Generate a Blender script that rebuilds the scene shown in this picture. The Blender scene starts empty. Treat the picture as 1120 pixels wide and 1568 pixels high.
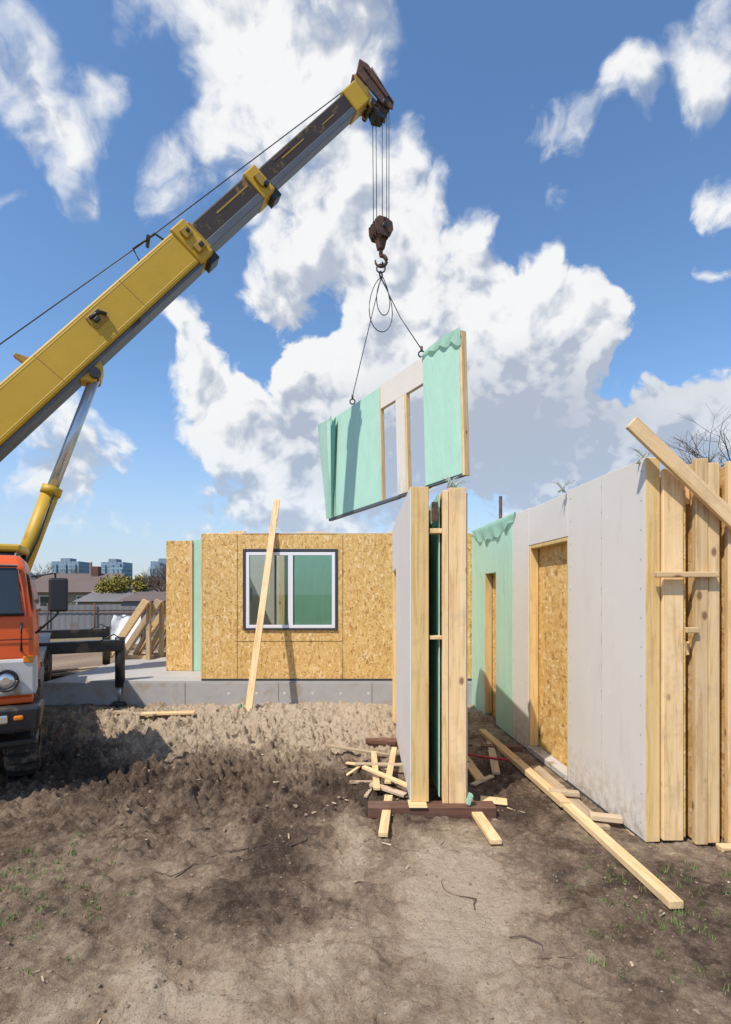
import bpy, bmesh, math, random
import numpy as np
from mathutils import Vector, Matrix, noise
random.seed(7); rng=np.random.default_rng(7)
scene=bpy.context.scene
R=math.radians
# ------------------------------------------------------------------ node helpers
def new_mat(name):
    m=bpy.data.materials.new(name); m.use_nodes=True
    nt=m.node_tree; b=nt.nodes['Principled BSDF']
    return m,nt,b
def N(nt,t,**k):
    n=nt.nodes.new(t)
    for a,v in k.items(): setattr(n,a,v)
    return n
def setin(nt,sock,v):
    if isinstance(v,bpy.types.NodeSocket): nt.links.new(v,sock)
    else: sock.default_value=v
def math_(nt,op,a,b=None,c=None,clamp=False):
    n=N(nt,'ShaderNodeMath',operation=op,use_clamp=clamp)
    setin(nt,n.inputs[0],a)
    if b is not None: setin(nt,n.inputs[1],b)
    if c is not None: setin(nt,n.inputs[2],c)
    return n.outputs[0]
def vmath(nt,op,a,b=None,c=None):
    n=N(nt,'ShaderNodeVectorMath',operation=op)
    setin(nt,n.inputs[0],a)
    if b is not None: setin(nt,n.inputs[1],b)
    if c is not None: setin(nt,n.inputs[2],c)
    return n
def mix(nt,f,a,b,mode='MIX'):
    n=N(nt,'ShaderNodeMix',data_type='RGBA',blend_type=mode)
    setin(nt,n.inputs[0],f)
    setin(nt,n.inputs[6],a if not isinstance(a,tuple) else (*a,1)[:4])
    setin(nt,n.inputs[7],b if not isinstance(b,tuple) else (*b,1)[:4])
    return n.outputs[2]
def ramp(nt,f,stops):
    n=N(nt,'ShaderNodeValToRGB'); cr=n.color_ramp
    while len(cr.elements)<len(stops): cr.elements.new(.5)
    for e,(p,c) in zip(cr.elements,stops):
        e.position=p; e.color=(*c,1) if isinstance(c,tuple) else (c,c,c,1)
    setin(nt,n.inputs[0],f); return n.outputs[0]
def ncoord(nt,scale=(1,1,1),kind='Object',rot=(0,0,0)):
    tc=N(nt,'ShaderNodeTexCoord'); mp=N(nt,'ShaderNodeMapping')
    mp.inputs['Scale'].default_value=scale; mp.inputs['Rotation'].default_value=rot
    nt.links.new(tc.outputs[kind],mp.inputs[0]); return mp.outputs[0]
def noise_(nt,vec,scale,detail=3,rough=.55,dist=0):
    n=N(nt,'ShaderNodeTexNoise'); n.inputs['Scale'].default_value=scale
    n.inputs['Detail'].default_value=detail; n.inputs['Roughness'].default_value=rough
    n.inputs['Distortion'].default_value=dist
    if vec is not None: nt.links.new(vec,n.inputs['Vector'])
    return n.outputs['Fac']
def bump(nt,b,h,strength=.3,dist=.01):
    n=N(nt,'ShaderNodeBump'); n.inputs['Strength'].default_value=strength; n.inputs['Distance'].default_value=dist
    nt.links.new(h,n.inputs['Height']); nt.links.new(n.outputs[0],b.inputs['Normal'])
# ------------------------------------------------------------------ materials
def mat_simple(name,col,rough=.6,metal=0,var=.25,scale=6,dirt=None,dirtamt=.0,bmp=.1):
    m,nt,b=new_mat(name); v=ncoord(nt)
    f=noise_(nt,v,scale,3,.6)
    c=mix(nt,math_(nt,'MULTIPLY',f,var*2),col,tuple(x*.55 for x in col))
    if dirt:
        f2=noise_(nt,v,scale*.6,5,.68)
        g=ramp(nt,f2,[(.62-dirtamt*.35,0.),(.70-dirtamt*.3,1.)])
        c=mix(nt,g,c,dirt)
    nt.links.new(c,b.inputs['Base Color'])
    b.inputs['Roughness'].default_value=rough; b.inputs['Metallic'].default_value=metal
    if bmp: bump(nt,b,noise_(nt,v,scale*5,2),bmp,.01)
    return m
def mat_wood(name,c1,c2,axis='Z',knots=True,grime=.4):
    m,nt,b=new_mat(name)
    st={'Z':(1,1,.06),'X':(.06,1,1),'Y':(1,.06,1)}[axis]
    oi=N(nt,'ShaderNodeObjectInfo')
    oc=ncoord(nt); sh_=vmath(nt,'SCALE',(7.3,5.1,9.7)); nt.links.new(oi.outputs['Random'],sh_.inputs['Scale'])
    oc=vmath(nt,'ADD',oc,sh_.outputs[0]).outputs[0]
    v=vmath(nt,'MULTIPLY',oc,st).outputs[0]
    g=noise_(nt,v,26,4,.6,.6)
    c=mix(nt,ramp(nt,g,[(.35,0.),(.68,1.)]),c1,c2)
    c=mix(nt,ramp(nt,g,[(.56,0.),(.60,.45),(.64,0.)]),c,tuple(x*.6 for x in c2))
    if knots:
        vo=N(nt,'ShaderNodeTexVoronoi',feature='F1'); vo.inputs['Scale'].default_value=3.6
        st2={'Z':(1,1,.6),'X':(.6,1,1),'Y':(1,.6,1)}[axis]
        nt.links.new(vmath(nt,'MULTIPLY',oc,tuple(s*1.6 for s in st2)).outputs[0],vo.inputs['Vector'])
        k=ramp(nt,vo.outputs['Distance'],[(.07,1.),(.15,0.)])
        c=mix(nt,math_(nt,'MULTIPLY',k,.85),c,(.20,.085,.03))
    gr=ramp(nt,noise_(nt,oc,4,5,.7),[(.52,0.),(.75,grime)])
    c=mix(nt,gr,c,(.28,.20,.13))
    hv=N(nt,'ShaderNodeHueSaturation'); nt.links.new(c,hv.inputs['Color'])
    nt.links.new(math_(nt,'MULTIPLY_ADD',oi.outputs['Random'],.28,.80),hv.inputs['Value'])
    nt.links.new(hv.outputs[0],b.inputs['Base Color']); b.inputs['Roughness'].default_value=.75
    bump(nt,b,g,.3,.004); return m
wood=mat_wood('pine_wood',(.83,.60,.33),(.70,.45,.20))
wood_x=mat_wood('pine_wood_x',(.74,.53,.29),(.60,.39,.18),'X')
wood_g=mat_wood('greyed_pine',(.58,.44,.29),(.42,.31,.19))
woodyel=mat_wood('yellow_pine',(.85,.61,.28),(.75,.49,.18),knots=False,grime=.3)
wood_dark=mat_wood('weathered_wood',(.20,.09,.055),(.12,.055,.035),'X',False)
def mat_osb():
    m,nt,b=new_mat('osb_board'); 
    base=ncoord(nt)
    wn=N(nt,'ShaderNodeTexNoise'); wn.inputs['Scale'].default_value=9; wn.inputs['Detail'].default_value=1; nt.links.new(base,wn.inputs['Vector'])
    off=vmath(nt,'SCALE',wn.outputs['Color']); off.inputs['Scale'].default_value=.07
    layers=[]
    for i,(rot,sc) in enumerate((((.2,.5,.3),(42,20,17)),((.1,-.75,.7),(36,18,48)))):
        mp=N(nt,'ShaderNodeMapping'); mp.inputs['Rotation'].default_value=rot; mp.inputs['Scale'].default_value=sc
        ad=vmath(nt,'ADD',base,off.outputs[0]); nt.links.new(ad.outputs[0],mp.inputs[0])
        vo=N(nt,'ShaderNodeTexVoronoi',feature='F1'); vo.inputs['Scale'].default_value=1.0
        nt.links.new(mp.outputs[0],vo.inputs['Vector'])
        sp=N(nt,'ShaderNodeSeparateColor'); nt.links.new(vo.outputs['Color'],sp.inputs[0])
        layers.append((sp.outputs[0],sp.outputs[1]))
    sel=ramp(nt,layers[0][1],[(.48,0.),(.52,1.)])
    v=mix(nt,sel,layers[0][0],layers[1][0]); 
    c=ramp(nt,v,[(0.,(.34,.17,.04)),(.08,(.54,.30,.085)),(.4,(.70,.43,.14)),(.8,(.76,.50,.18)),(1.,(.87,.66,.36))])
    f=noise_(nt,base,60,3,.7)
    c=mix(nt,ramp(nt,f,[(.5,0.),(.75,.35)]),c,(.44,.24,.07))
    c=mix(nt,ramp(nt,noise_(nt,base,1.3,2),[(.4,0.),(.8,.3)]),c,(.58,.36,.12))
    nt.links.new(c,b.inputs['Base Color']); b.inputs['Roughness'].default_value=.75
    return m
osb=mat_osb()
def mat_gyps():
    m,nt,b=new_mat('gypsum_board'); v=ncoord(nt)
    f=noise_(nt,v,1.1,4,.6); c=mix(nt,f,(.75,.69,.615),(.63,.585,.53))
    s=noise_(nt,ncoord(nt,(1,1,.25)),5,4,.7); c=mix(nt,ramp(nt,s,[(.56,0.),(.85,.4)]),c,(.46,.40,.33))
    vo=N(nt,'ShaderNodeTexVoronoi'); vo.inputs['Scale'].default_value=2.6; nt.links.new(v,vo.inputs['Vector'])
    c=mix(nt,ramp(nt,vo.outputs['Distance'],[(.035,.7),(.055,0.)]),c,(.80,.76,.70))
    sp=N(nt,'ShaderNodeSeparateXYZ'); nt.links.new(v,sp.inputs[0])
    ft=N(nt,'ShaderNodeMapRange'); nt.links.new(sp.outputs[2],ft.inputs[0]); ft.inputs[1].default_value=.45; ft.inputs[2].default_value=0; ft.inputs[3].default_value=0; ft.inputs[4].default_value=.8
    c=mix(nt,math_(nt,'MULTIPLY',ft.outputs[0],ramp(nt,noise_(nt,v,12,4,.7),[(.42,0.),(.65,1.)])),c,(.36,.29,.21))
    nt.links.new(c,b.inputs['Base Color']); b.inputs['Roughness'].default_value=.85
    return m
gyps=mat_gyps()
def mat_mem(name,col,tr=.0):
    m,nt,b=new_mat(name)
    f=noise_(nt,ncoord(nt,(1,1,.35)),3.5,3,.55,.4)
    c=mix(nt,f,tuple(x*1.08 for x in col),tuple(x*.84 for x in col))
    nt.links.new(c,b.inputs['Base Color']); b.inputs['Roughness'].default_value=.5
    bump(nt,b,noise_(nt,ncoord(nt,(1,1,.3)),6,2,.5,.8),.5,.03)
    if tr:
        out=nt.nodes['Material Output']; t=N(nt,'ShaderNodeBsdfTranslucent'); nt.links.new(c,t.inputs[0])
        ms=N(nt,'ShaderNodeMixShader'); ms.inputs[0].default_value=tr
        nt.links.new(b.outputs[0],ms.inputs[1]); nt.links.new(t.outputs[0],ms.inputs[2]); nt.links.new(ms.outputs[0],out.inputs[0])
    return m
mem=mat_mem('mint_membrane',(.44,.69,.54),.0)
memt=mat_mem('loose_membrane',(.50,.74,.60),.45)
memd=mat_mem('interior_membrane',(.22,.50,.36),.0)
green_in=mat_simple('green_plastic',(.05,.32,.16),.5,0,.15,2)
concrete=mat_simple('foundation_concrete',(.44,.43,.42),.85,0,.3,4,(.36,.30,.23),.25,.2)
slab=mat_simple('slab_concrete',(.48,.46,.43),.8,0,.3,3)
yellow=mat_simple('yellow_paint',(.62,.38,.02),.5,0,.30,1.6,(.28,.15,.03),-.02,.06)
yellow_d=mat_simple('dull_yellow_paint',(.44,.26,.03),.55,0,.4,4,(.14,.08,.03),.1,.1)
boomdark=mat_simple('greasy_boom_steel',(.050,.033,.023),.6,0,.5,3,(.26,.15,.035),.2,.1)
boomgrey=mat_simple('boom_steel_underside',(.13,.14,.165),.5,.1,.4,3,(.06,.04,.03),.1,.1)
rust=mat_simple('rusty_steel',(.18,.085,.055),.75,.1,.6,7,(.06,.04,.033),.35,.5)
black=mat_simple('black_steel',(.025,.025,.027),.45,0,.3,5,(.10,.08,.055),.2,.1)
rubber=mat_simple('tyre_rubber',(.03,.028,.026),.85,0,.3,8,(.16,.125,.09),.4,.4)
orange=mat_simple('orange_paint',(.76,.11,.012),.35,0,.22,2.5,(.33,.13,.05),.04,.03)
white=mat_simple('white_pvc',(.80,.80,.80),.35,0,.04,3,None,0,0)
offwhite=mat_simple('dusty_white_paint',(.60,.58,.54),.5,0,.3,5,(.30,.23,.16),.2)
darkframe=mat_simple('dark_tape',(.045,.05,.06),.5)
chrome=mat_simple('polished_rod',(.55,.60,.66),.3,.6,.1,3,None,0,0)
wire=mat_simple('steel_wire',(.06,.06,.06),.45,.5)
fencem=mat_simple('fence_sheet_metal',(.20,.20,.205),.6,0,.3,1.2,(.15,.10,.08),.15)
roofm=mat_simple('roof_slate',(.17,.12,.10),.85,0,.4,1)
roofg=mat_simple('roof_grey_sheet',(.20,.185,.18),.7,0,.4,1)
wallm=mat_simple('rendered_wall',(.30,.25,.20),.9,0,.3,.8)
tarp=mat_simple('white_tarp',(.70,.70,.70),.6,0,.15,3)
bark=mat_simple('bark',(.13,.09,.065),.9,0,.4,6,None,0,0)
def mat_glass():
    m,nt,b=new_mat('window_glass')
    out=nt.nodes['Material Output']
    t=N(nt,'ShaderNodeBsdfTransparent'); t.inputs[0].default_value=(.75,.82,.80,1)
    g=N(nt,'ShaderNodeBsdfGlossy'); g.inputs['Roughness'].default_value=.02
    fr=N(nt,'ShaderNodeFresnel'); fr.inputs[0].default_value=1.9
    ms=N(nt,'ShaderNodeMixShader'); nt.links.new(fr.outputs[0],ms.inputs[0])
    nt.links.new(t.outputs[0],ms.inputs[1]); nt.links.new(g.outputs[0],ms.inputs[2]); nt.links.new(ms.outputs[0],out.inputs[0])
    return m
glass=mat_glass()
m_,nt_,b_=new_mat('dark_windscreen'); b_.inputs['Base Color'].default_value=(.03,.04,.045,1); b_.inputs['Roughness'].default_value=.05; darkglass=m_
m_,nt_,b_=new_mat('headlight_glass'); b_.inputs['Base Color'].default_value=(.65,.65,.62,1); b_.inputs['Roughness'].default_value=.1; b_.inputs['Metallic'].default_value=.7; lampm=m_
m_,nt_,b_=new_mat('indicator_orange'); b_.inputs['Base Color'].default_value=(.7,.22,.02,1); b_.inputs['Roughness'].default_value=.25; indm=m_
# ------------------------------------------------------------------ mesh helpers
def link(o,parent=None):
    scene.collection.objects.link(o)
    if parent: o.parent=parent
    return o
def empty(name,loc=(0,0,0),rz=0):
    e=bpy.data.objects.new(name,None); e.location=loc; e.rotation_euler=(0,0,rz); e.empty_display_size=.2
    return link(e)
def obj(name,verts,faces,mat,parent=None,smooth=False,bev=0):
    me=bpy.data.meshes.new(name); me.from_pydata([tuple(v) for v in verts],[],faces); me.update()
    bm=bmesh.new(); bm.from_mesh(me); bmesh.ops.recalc_face_normals(bm,faces=bm.faces); bm.to_mesh(me); bm.free()
    if smooth:
        for p in me.polygons: p.use_smooth=True
    me.materials.append(mat); o=bpy.data.objects.new(name,me); link(o,parent)
    if bev:
        md=o.modifiers.new('bev','BEVEL'); md.width=bev; md.segments=2; md.limit_method='ANGLE'
    return o
BF=[(0,1,2,3),(7,6,5,4),(0,4,5,1),(1,5,6,2),(2,6,7,3),(3,7,4,0)]
def box(name,lo,hi,mat,parent=None,bev=.004):
    x0,y0,z0=lo;x1,y1,z1=hi
    v=[(x0,y0,z0),(x1,y0,z0),(x1,y1,z0),(x0,y1,z0),(x0,y0,z1),(x1,y0,z1),(x1,y1,z1),(x0,y1,z1)]
    return obj(name,v,BF,mat,parent,False,bev)
def beam(name,a,b,w,h,mat,parent=None,side=None,bev=.004):
    a=Vector(a);b=Vector(b);d=(b-a); L=d.length; d.normalize()
    if side is None:
        side=d.cross(Vector((0,0,1)))
        if side.length<1e-3: side=Vector((1,0,0))
    side=Vector(side); side=(side-d*side.dot(d)).normalized(); up=side.cross(d).normalized()
    v=[]
    for zz in (0,L):
        for sx,sy in ((-1,-1),(1,-1),(1,1),(-1,1)): v.append((sx*w/2,sy*h/2,zz))
    o=obj(name,v,BF,mat,parent,False,bev)
    M=Matrix((side,up,d)).transposed()
    if M.determinant()<0: M=Matrix((side,-up,d)).transposed()
    M=M.to_4x4(); M.translation=a
    o.matrix_local=M
    return o
def tube(name,pts,r,mat,parent=None,seg=10,caps=True):
    pts=[Vector(p) for p in pts]; n=len(pts)
    rr=r if isinstance(r,(list,tuple)) else [r]*n
    v=[];f=[]
    for i,p in enumerate(pts):
        t=(pts[min(i+1,n-1)]-pts[max(i-1,0)]).normalized()
        s=t.cross(Vector((0,0,1)));
        if s.length<.05: s=t.cross(Vector((0,1,0)))
        s.normalize(); u=s.cross(t).normalized()
        for k in range(seg):
            a=2*math.pi*k/seg; v.append(p+(s*math.cos(a)+u*math.sin(a))*rr[i])
    for i in range(n-1):
        for k in range(seg):
            f.append((i*seg+k,i*seg+(k+1)%seg,(i+1)*seg+(k+1)%seg,(i+1)*seg+k))
    if caps: f.append(tuple(range(seg))); f.append(tuple((n-1)*seg+k for k in range(seg)))
    o=obj(name,v,f,mat,parent,False)
    for p in o.data.polygons: p.use_smooth=len(p.vertices)==4
    return o
def prism(name,poly,axis_o,ex,ez,en,th,mat,parent=None,bev=.01):
    o=Vector(axis_o);ex=Vector(ex);ez=Vector(ez);en=Vector(en).normalized();n=len(poly)
    v=[o+ex*a+ez*b+en*s*th/2 for s in (-1,1) for a,b in poly]
    f=[tuple(range(n)),tuple(range(2*n-1,n-1,-1))]+[(i,(i+1)%n,n+(i+1)%n,n+i) for i in range(n)]
    return obj(name,v,f,mat,parent,False,bev)
def torus(name,c,R1,r,mat,parent,ex,ez,seg=24,a0=0,a1=2*math.pi):
    pts=[Vector(c)+Vector(ex)*R1*math.cos(a0+(a1-a0)*k/seg)+Vector(ez)*R1*math.sin(a0+(a1-a0)*k/seg) for k in range(seg+1)]
    return tube(name,pts,r,mat,parent,8)
# ------------------------------------------------------------------ ground
_T={}
def vnoise(x,y,seed):
    if seed not in _T: _T[seed]=np.random.default_rng(seed).random((256,256))
    T=_T[seed]
    xi=np.floor(x).astype(int); yi=np.floor(y).astype(int); fx=x-xi; fy=y-yi
    fx=fx*fx*(3-2*fx); fy=fy*fy*(3-2*fy)
    g=lambda i,j:T[(i)&255,(j)&255]
    return (g(xi,yi)*(1-fx)+g(xi+1,yi)*fx)*(1-fy)+(g(xi,yi+1)*(1-fx)+g(xi+1,yi+1)*fx)*fy
def fbm(x,y,s,octs=4,seed=1,p=.5):
    t=0;a=1;n=0
    for o in range(octs):
        c_,s_=math.cos(.7*o+.3),math.sin(.7*o+.3); xr=x*c_-y*s_; yr=x*s_+y*c_
        t=t+a*vnoise(xr*s*2**o+17*o,yr*s*2**o-9*o,seed+o); n+=a;a*=p
    return t/n
def geo(a,b,n): return a*(b/a)**(np.arange(1,n+1)/n)
xs=np.concatenate([-geo(5.5,1500,60)[::-1],np.linspace(-5.5,4.5,760),geo(4.5,1500,55)])
ys=np.concatenate([-geo(1.2,800,30)[::-1]+1.0,np.linspace(1.0,5.5,480),np.linspace(5.515,9.5,240),geo(9.6,1500,60)])
ys=np.unique(ys)
X,Y=np.meshgrid(xs,ys)
def gau(cx,cy,rx,ry,x=None,y=None):
    x=X if x is None else x; y=Y if y is None else y
    return np.exp(-(((x-cx)/rx)**2+((y-cy)/ry)**2))
def sandpath(x,y):
    return np.clip(gau(.62,3.35,.36,.6,x,y)+gau(.5,2.7,.3,.4,x,y)*.6,0,1)
def height(x,y):
    near=1/(1+np.maximum(0,(np.hypot(x,y)-14)/6)**2)
    big=(fbm(x,y,.6,3,5)-.5)*.07
    wx=x+.3*(fbm(x,y,2,2,71)-.5); wy=y+.3*(fbm(x,y,2,2,83)-.5)
    h1=(fbm(wx,wy,3.2,4,11,.55)-.5)*.12
    rid=(1-np.abs(2*fbm(wx,wy,5.5,4,31,.6)-1))
    h2=(rid-.7)*.09
    cl=fbm(wx,wy,13,3,131,.6); clods=np.clip(cl-.50,0,1)*.20
    cl2=fbm(wx,wy,31,2,151,.6); clods2=np.clip(cl2-.50,0,1)*.075
    loose=gau(-1.5,6.7,3.4,1.2,x,y)+gau(-3.3,6.2,1.6,1.3,x,y)*.8+gau(-1.2,5.0,1.6,.8,x,y)*.9
    rough=.48+1.1*np.clip(loose,0,1)
    flat=1-.78*np.clip(sandpath(x,y)+gau(1.9,5,.45,3,x,y)+gau(.6,5.2,.5,1.2,x,y),0,1)
    fine=(fbm(x,y,26,3,51,.7)-.5)*.030
    rut=0
    for off in (0,.42,1.7,2.1):
        d=(x+1.5-off)*.90+(y-3.0)*.42+.05*(fbm(x,y,1.5,2,171)-.5)
        rut=rut-.06*np.exp(-(d/.13)**2)*(.7+.3*np.sin(y*38+x*12))+.03*np.exp(-((d-.22)/.07)**2)
    mound=.10*gau(-1.6,7.6,2.6,.5,x,y)+.10*gau(-.2,7.5,.8,.5,x,y)+.05*gau(-3,6.4,.9,.5,x,y)
    return near*((big+h1*.8+h2+clods+clods2)*rough*flat+fine*(.5+rough*.6)*(.4+.6*flat)+rut*.7*flat+mound-.014)
Z=height(X,Y)
ny,nx=X.shape
co=np.stack([X,Y,Z],-1).reshape(-1,3)
idx=np.arange(nx*ny).reshape(ny,nx)
fc=np.stack([idx[:-1,:-1],idx[:-1,1:],idx[1:,1:],idx[1:,:-1]],-1).reshape(-1,4)
me=bpy.data.meshes.new('ground'); me.vertices.add(len(co)); me.vertices.foreach_set('co',co.ravel())
me.loops.add(fc.size); me.loops.foreach_set('vertex_index',fc.ravel())
me.polygons.add(len(fc)); me.polygons.foreach_set('loop_start',np.arange(0,fc.size,4)); me.polygons.foreach_set('loop_total',np.full(len(fc),4))
me.polygons.foreach_set('use_smooth',np.ones(len(fc),bool)); me.update(); me.validate()
def soil(x,y):
    s=.44+.0*x
    x=x+.35*(fbm(x,y,1.6,4,201)-.5); y=y+.35*(fbm(x,y,1.6,4,211)-.5)
    g=lambda *a:gau(*a,x,y)
    s=s+.66*sandpath(x,y)+.52*g(-.95,2.35,.5,.35)+.42*g(-.25,2.6,.3,.25)+.34*g(-1.0,1.95,1.2,.25)+.25*g(.35,2.1,.5,.2)
    s=s+.45*g(-.15,3.7,.16,.45)+.15*g(1.2,2.2,.6,.3)+.62*np.clip((y-5.3)/.9,0,1)*np.exp(-((x+.9)/2.4)**4)+.45*g(-1.6,7.4,3,.7)
    s=s-.40*g(-1.0,4.6,.9,.40)-.45*g(-.60,3.5,.22,.6)-.38*g(-2.4,5.0,.9,.5)-.42*g(.05,4.7,.3,.4)-.10*g(-2.3,3.6,.8,.4)-.30*g(-1.5,4.1,.5,.22)-.28*g(-.85,3.0,.25,.2)
    s=s-.18*g(1.7,3.2,.5,.6)-.40*g(1.3,5.0,.45,1.2)-.24*g(2.3,3.2,.7,.5)-.38*g(-3.9,5.9,1.2,1.1)-.14*g(1.6,2.4,.6,.3)-.34*g(.7,4.35,.8,.22)  # the far-left term puts the shade under the truck into the soil tone
    return np.clip(s+(fbm(x,y,1.7,4,91)-.5)*.5+(fbm(x,y,7,4,95,.6)-.5)*.8,0,1)
S=soil(X,Y)
at=me.attributes.new('soil','FLOAT','POINT'); at.data.foreach_set('value',S.ravel().astype(np.float32))
G=np.clip((np.hypot(X,Y)-16)/12,0,1)
at=me.attributes.new('grass','FLOAT','POINT'); at.data.foreach_set('value',G.ravel().astype(np.float32))
m,nt,b=new_mat('sandy_soil'); v=ncoord(nt)
a=N(nt,'ShaderNodeAttribute',attribute_name='soil'); ag=N(nt,'ShaderNodeAttribute',attribute_name='grass')
n1=noise_(nt,v,18,5,.75); n2=noise_(nt,v,85,4,.75)
s=math_(nt,'ADD',a.outputs['Fac'],math_(nt,'MULTIPLY',math_(nt,'SUBTRACT',n1,.5),1.1))
c=ramp(nt,s,[(.0,(.095,.064,.045)),(.2,(.175,.121,.083)),(.45,(.31,.223,.152)),(.7,(.47,.352,.236)),(1.,(.64,.505,.355))])
c=mix(nt,ramp(nt,n2,[(.35,.6),(.44,0.)]),c,(.105,.07,.048))
c=mix(nt,ramp(nt,n2,[(.58,0.),(.68,.4)]),c,(.64,.53,.40))
gr=mix(nt,n1,(.12,.12,.045),(.26,.21,.12)); gm=math_(nt,'MULTIPLY',ag.outputs['Fac'],ramp(nt,n1,[(.3,.3),(.5,1.)]))
c=mix(nt,gm,c,gr)
nt.links.new(c,b.inputs['Base Color']); b.inputs['Roughness'].default_value=.95; b.inputs['Specular IOR Level'].default_value=.12
bump(nt,b,noise_(nt,v,50,5,.8),1.0,.035)
me.materials.append(m); ground=bpy.data.objects.new('ground',me); link(ground)
def gz(x,y): return float(height(np.array([x],float),np.array([y],float))[0])
def scatter(name,n,mat,area,size,flat=.6):
    verts=[];faces=[]
    bm=bmesh.new(); bmesh.ops.create_icosphere(bm,subdivisions=1,radius=1); bv=[v.co.copy() for v in bm.verts]; bf=[tuple(v.index for v in f.verts) for f in bm.faces]; bm.free()
    P_=np.array([area() for i in range(n)]); ZZ=height(P_[:,0],P_[:,1])
    for (x,y),z0 in zip(P_,ZZ):
        s=random.uniform(*size)*random.choice((.5,.7,1,1.5)); z=z0+s*.05
        ra=Matrix.Rotation(random.uniform(0,6.28),3,'Z'); k=len(verts)
        sx,sy,sz=random.uniform(.6,1.3),random.uniform(.6,1.3),flat*random.uniform(.6,1.2)
        for q in bv:
            j=random.uniform(.7,1.25); p=ra@Vector((q.x*sx*s*j,q.y*sy*s*j,q.z*sz*s*j)); verts.append((x+p.x,y+p.y,z+p.z))
        faces+=[tuple(k+t for t in f) for f in bf]
    return obj(name,verts,faces,mat)
def area_near():
    y=1.6+6.4*random.random()**1.3; return random.uniform(-.72,.72)*y,y
def area_loose(): return random.gauss(-1.4,1.6),random.gauss(6.1,.9)
clod=mat_simple('dry_soil_clod',(.34,.25,.17),.95,0,.5,3,(.16,.11,.075),.4,0)
scatter('soil_clods',5200,clod,area_near,(.0025,.009))
scatter('sand_lumps',1800,clod,area_loose,(.006,.020))
pale=mat_simple('pale_pebble',(.6,.55,.48),.8,0,.3,3,None,0,0)
scatter('pebbles',150,pale,area_near,(.002,.006))
lv=[];lf=[]
for i in range(110):
    x,y=random.gauss(.3,.7),random.gauss(4.9,.7)
    if i%5==0: x,y=area_near()
    z=gz(x,y)+.006; a_=random.uniform(0,6.28); l=random.uniform(.01,.04); w_=random.uniform(.003,.008); k=len(lv)
    dx,dy=math.cos(a_),math.sin(a_)
    for s1,s2 in ((-1,-1),(1,-1),(1,1),(-1,1)): lv.append((x+dx*l*s1-dy*w_*s2,y+dy*l*s1+dx*w_*s2,z+random.uniform(0,.01)))
    lf.append((k,k+1,k+2,k+3))
obj('wood_chips',lv,lf,wood_g)
gm_=mat_simple('grass_blade',(.15,.24,.05),.7,0,.4,9,None,0,0)
gv=[];gf=[]
def tuft(x,y,n,h):
    z=gz(x,y)-.004
    for i in range(n):
        a=random.uniform(0,6.28); r=random.uniform(0,.045); px,py=x+r*math.cos(a),y+r*math.sin(a)
        l=h*random.uniform(.4,1.2); b_=random.uniform(0,6.28); w=.0028; dx,dy=math.cos(b_),math.sin(b_); k=len(gv)
        gv.extend([(px-dy*w,py+dx*w,z),(px+dy*w,py-dx*w,z),(px+dx*l*.5,py+dy*l*.5,z+l)]); gf.append((k,k+1,k+2))
for cx,cy,rr,n in ((-2.05,3.3,.55,70),(1.75,3.1,.5,46),(2.2,2.95,.35,60),(1.95,2.35,.3,40),(-2.2,2.6,.4,40),(1.5,2.7,.5,14),(-1.6,3.0,.4,22),(-4.6,8.0,1.2,60),(-5.6,10.5,1.6,110)):
    for i in range(n): tuft(random.gauss(cx,rr*.6),random.gauss(cy,rr*.6),random.randint(6,18),.036)
obj('grass',gv,gf,gm_)
tw=empty('twigs')
for (x,y,L,a_) in ((-1.35,3.35,.55,.5),(-1.3,3.9,.35,1.0),(-.95,4.3,.5,.1),(.62,3.0,.3,2.0),(.75,2.75,.35,-.6),(-1.0,3.6,.4,.3),(-.55,3.7,.35,.8),(-2.2,4.1,.3,.2)):
    pts=[]
    for k in range(9):
        t=k/8*L; xx=x+math.cos(a_)*t+random.uniform(-.014,.014)+.05*math.sin(k*.8); yy=y+math.sin(a_)*t*1.1; pts.append((xx,yy,gz(xx,yy)+.006+.008*math.sin(k)))
    tube('twig_branch',pts,[.004,.004,.004,.004,.003,.003,.003,.002,.001],bark,tw,6)
# ------------------------------------------------------------------ unfinished house
H=empty('osb_house',(0,8.42,0))
def hb(n,lo,hi,mat,bev=.003): return box(n,lo,hi,mat,H,bev)
zt=2.768; zb=.40
wx0,wx1,wz0,wz1=-1.975,-.455,1.235,2.52
hb('wall_left_of_window',(-2.63,0,zb),(wx0,.17,zt),osb)
hb('wall_below_window',(wx0,0.0,zb),(wx1,.17,wz0),osb,0)
hb('wall_above_window',(wx0,0.0,wz1),(wx1,.17,zt-.012),osb,0)
hb('wall_right_of_window',(wx1,0,zb),(1.72,.17,zt-.006),osb)
hb('corner_side_wall',(-2.63,.172,zb),(-2.46,1.07,zt),osb)
hb('corner_stud',(-2.655,.0,zb),(-2.632,.12,zt-.01),woodyel)
hb('setback_wall',(-3.62,1.07,zb),(-3.17,1.24,2.76),osb)
hb('setback_green_strip',(-3.13,1.05,zb),(-2.6,1.2,2.78),mem)
hb('setback_stud',(-3.169,1.02,zb),(-3.131,1.2,2.765),wood)
hb('setback_left_return',(-3.62,1.24,zb),(-3.45,4.2,2.76),osb)
hb('reflection_wall_gypsum',(-2.4,1.35,zb),(-1.56,1.45,2.74),gyps,0)  # pale wall section imitates the grey reflection in the left pane
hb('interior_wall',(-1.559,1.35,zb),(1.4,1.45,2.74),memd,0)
hb('interior_stud',(-1.60,1.25,zb),(-1.50,1.348,2.72),wood)
hb('back_wall',(-3.45,4.2,zb),(1.9,4.37,2.74),osb)
hb('top_plate',(-2.60,.02,zt+.001),(1.7,.15,zt+.014),gyps)
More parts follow.
